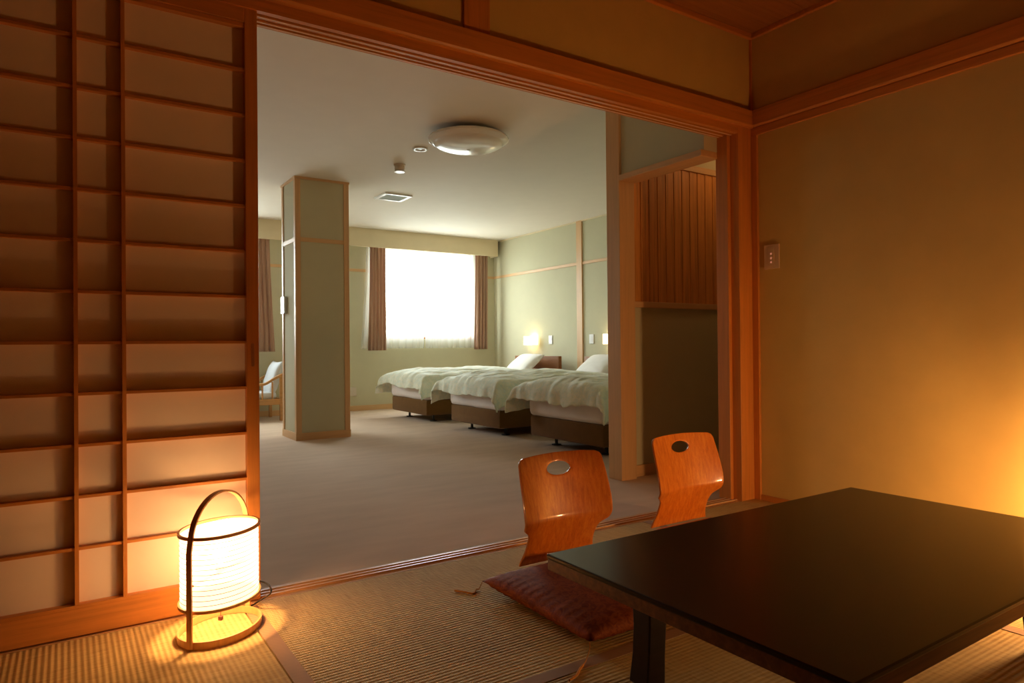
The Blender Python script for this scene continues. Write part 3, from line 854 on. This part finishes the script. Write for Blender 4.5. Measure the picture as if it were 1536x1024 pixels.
def bed(i, yc, label, hb_off=.12):
    L, W = 1.97, .98
    t = thing('bed', label, 'bed', (XF, yc, 0))
    obj('bed_base', bx(0, L, -W/2, W/2, .085, .262, .02), M['bed_base'], t, angle=40)
    b = bx(-.015, L, -W/2-.015, W/2+.015, .255, .50, .05)
    bmesh.ops.subdivide_edges(b, edges=[e for e in b.edges if e.calc_length() > .2], cuts=24, use_grid_fill=True)
    for v in b.verts:
        k = 1 if .262 < v.co.z < .45 else .3
        n = noise.noise(Vector((v.co.x*9, v.co.y*9, v.co.z*4+i)))
        v.co.x += -.006*n*k; v.co.y += .006*n*k
        if v.co.z < .3: v.co.z += .010*noise.noise(Vector((v.co.x*3, v.co.y*3, i+3)))
    obj('mattress', b, M['sheet'], t, angle=50)
    # headboard stands on the floor behind the mattress
    obj('headboard', bx(L+.005, L+.055, -.52+hb_off, .52+hb_off, .05, .735, .006), M['headboard'], t, angle=40)
    for (fx, fy) in ((.17, -.33), (.17, .33), (L-.2, -.33), (L-.2, .33)):
        b = bmesh.new(); r = lathe(b, [(.001, .002), (.042, .002), (.042, .010), (.014, .014), (.013, .086), (.001, .086)], 16, (fx, fy, 0))
        obj('leg', b, M['dark_metal'], t, angle=40)
    return t
beds = []
specs = [(5.035, 'bed under the window, farthest from the camera'),
         (3.470, 'middle bed of the three pale green beds'),
         (1.985, 'nearest of the three beds, its head hidden by the wooden post')]
for i, (yc, lab) in enumerate(specs):
    bed(i, yc, lab)
    o = obj('duvet', duvet(1.95, 1.00, .535, i*1.7+.4), M['duvet'], smooth=True)
    o.location = (XF-.01, yc, 0)
    s = o.modifiers.new('thick', 'SOLIDIFY'); s.thickness = .018; s.offset = 1
    s = o.modifiers.new('sub', 'SUBSURF'); s.levels = 1; s.render_levels = 1
    tag(o, ['pale green patterned duvet on the bed under the window', 'pale green patterned duvet on the middle bed',
            'pale green patterned duvet on the nearest bed beside the wooden post'][i], 'duvet', None)
for i, (yc, lab) in enumerate(((5.13, 'white pillow leaning on the headboard of the bed under the window'),
                               (3.60, 'white pillow on the middle bed, half hidden by the wooden post'))):
    o = obj('pillow', pillow(.64, .40, .15), M['pillow'], smooth=True)
    o.location = (4.62, yc, .632)
    o.rotation_euler = (Matrix.Rotation(radians(-8), 4, 'Z') @ Matrix.Rotation(radians(-38), 4, 'Y') @ Matrix.Rotation(radians(90), 4, 'Z')).to_euler()
    tag(o, lab, 'pillow')

def bedlamp(yc, label):
    t = thing('bed_lamp', label, 'lamp', (BX1, yc, .95), 0, 'lamps over the beds')
    w, d, h = .10, .105, .062
    b = bmesh.new(); th = .003
    box(b, -d-.012, -d-.012+th, -w, w, -h, h); box(b, -d-.012, -.012, -w, -w+th, -h, h); box(b, -d-.012, -.012, w-th, w, -h, h)
    obj('shade', b, M['bedlamp'], t)
    obj('wall_bracket', bx(-.012, 0, -.05, .05, -.04, .04, .002), M['grey_metal'], t)
    b = bmesh.new(); lathe(b, [(.001, -.03), (.012, -.03), (.018, -.01), (.016, .012), (.001, .02)], 14, (-.055, 0, 0)); obj('bulb', b, M['bulb'], t, smooth=True)
    point('bed_lamp_light', (BX1-.06, yc, .975), 1.6, (1.0, .74, .36), .02)
bedlamp(5.46, 'small glowing wall lamp above the bed under the window')
bedlamp(3.745, 'glowing wall lamp at the edge of the wooden post, above the middle bed')
bedlamp(2.15, 'wall lamp above the nearest bed, behind the wooden post')

# ------------------------------------------------------------------ armchair
t = thing('armchair', 'wooden spindle armchair with pale cushions, partly hidden by the column', 'armchair', (1.36, 6.16, 0))
W2, X0, X1 = .26, -.30, .255       # local: faces -x
for s in (-1, 1):
    y = s*W2
    obj('leg', bx(X1-.035, X1, y-.018, y+.018, .0, .56, .004), M['armchair_wood'], t)
    obj('leg', bx(X0, X0+.035, y-.018, y+.018, .0, .44, .004), M['armchair_wood'], t)
    obj('side_rail', bx(X0+.035, X1-.035, y-.014, y+.014, .195, .265, .004), M['armchair_wood'], t)
    pts = smooth_path([(X0-.04, y, .455), (-.15, y, .440), (-.02, y, .438), (.06, y, .452), (.15, y, .505), (X1+.01, y, .560)], 5)
    b = bmesh.new(); ribbon(b, pts, lambda i: (0, 1, 0), .045, .030); obj('armrest', b, M['armchair_wood'], t, bevel=.004)
    for k in range(4):
        x = -.21+.115*k
        obj('spindle', bx(x-.008, x+.008, y-.008, y+.008, .262, .44+(.03 if k == 3 else 0)), M['armchair_wood'], t)
obj('front_rail', bx(X0, X0+.025, -W2+.02, W2-.02, .195, .265, .003), M['armchair_wood'], t)
obj('back_rail', bx(X1-.025, X1, -W2+.02, W2-.02, .195, .265, .003), M['armchair_wood'], t)
b = bx(X0+.02, X1-.06, -W2+.025, W2-.025, .262, .345, .03); obj('seat_cushion', b, M['armchair_cloth'], t, angle=60)
b = pillow(W2*2-.06, .46, .14)
o = obj('back_cushion', b, M['armchair_cloth'], t, smooth=True)
o.location = (X1-.055, 0, .50); o.rotation_euler = (Matrix.Rotation(radians(-72), 4, 'Y') @ Matrix.Rotation(radians(90), 4, 'Z')).to_euler()

# ------------------------------------------------------------------ world: bright overcast daylight outside
w = bpy.data.worlds.new('overcast_sky'); S.world = w; w.use_nodes = True
bg = w.node_tree.nodes['Background']; bg.inputs[1].default_value = 24.0
wt = w.node_tree; tc = wt.nodes.new('ShaderNodeTexCoord'); sx = wt.nodes.new('ShaderNodeSeparateXYZ')
wt.links.new(tc.outputs['Generated'], sx.inputs[0])
wt.links.new(ramp(wt, sx.outputs['Z'], [(0.0, (.40, .42, .40)), (.06, (.95, 1.0, 1.0))]), bg.inputs[0])   # paler ground below the sky

# ------------------------------------------------------------------ camera
f, yaw, pitch, roll = 1012.3456, .583, .0065, .009
c, s_ = cos(yaw), sin(yaw)
R = Vector((c, -s_, 0)); D = Vector((s_, c, 0)); U = Vector((0, 0, 1))
D2 = cos(pitch)*D+sin(pitch)*U; U2 = -sin(pitch)*D+cos(pitch)*U
R3 = cos(roll)*R-sin(roll)*U2; U3 = cos(roll)*U2+sin(roll)*R
cam = bpy.data.cameras.new('camera'); co = bpy.data.objects.new('camera', cam); COL.objects.link(co)
co.matrix_world = Matrix(((R3.x, U3.x, -D2.x, -.5592), (R3.y, U3.y, -D2.y, -2.4459), (R3.z, U3.z, -D2.z, .8764), (0, 0, 0, 1)))
cam.sensor_width = 36; cam.lens = f/1536*36; cam.clip_start = .02
S.camera = co
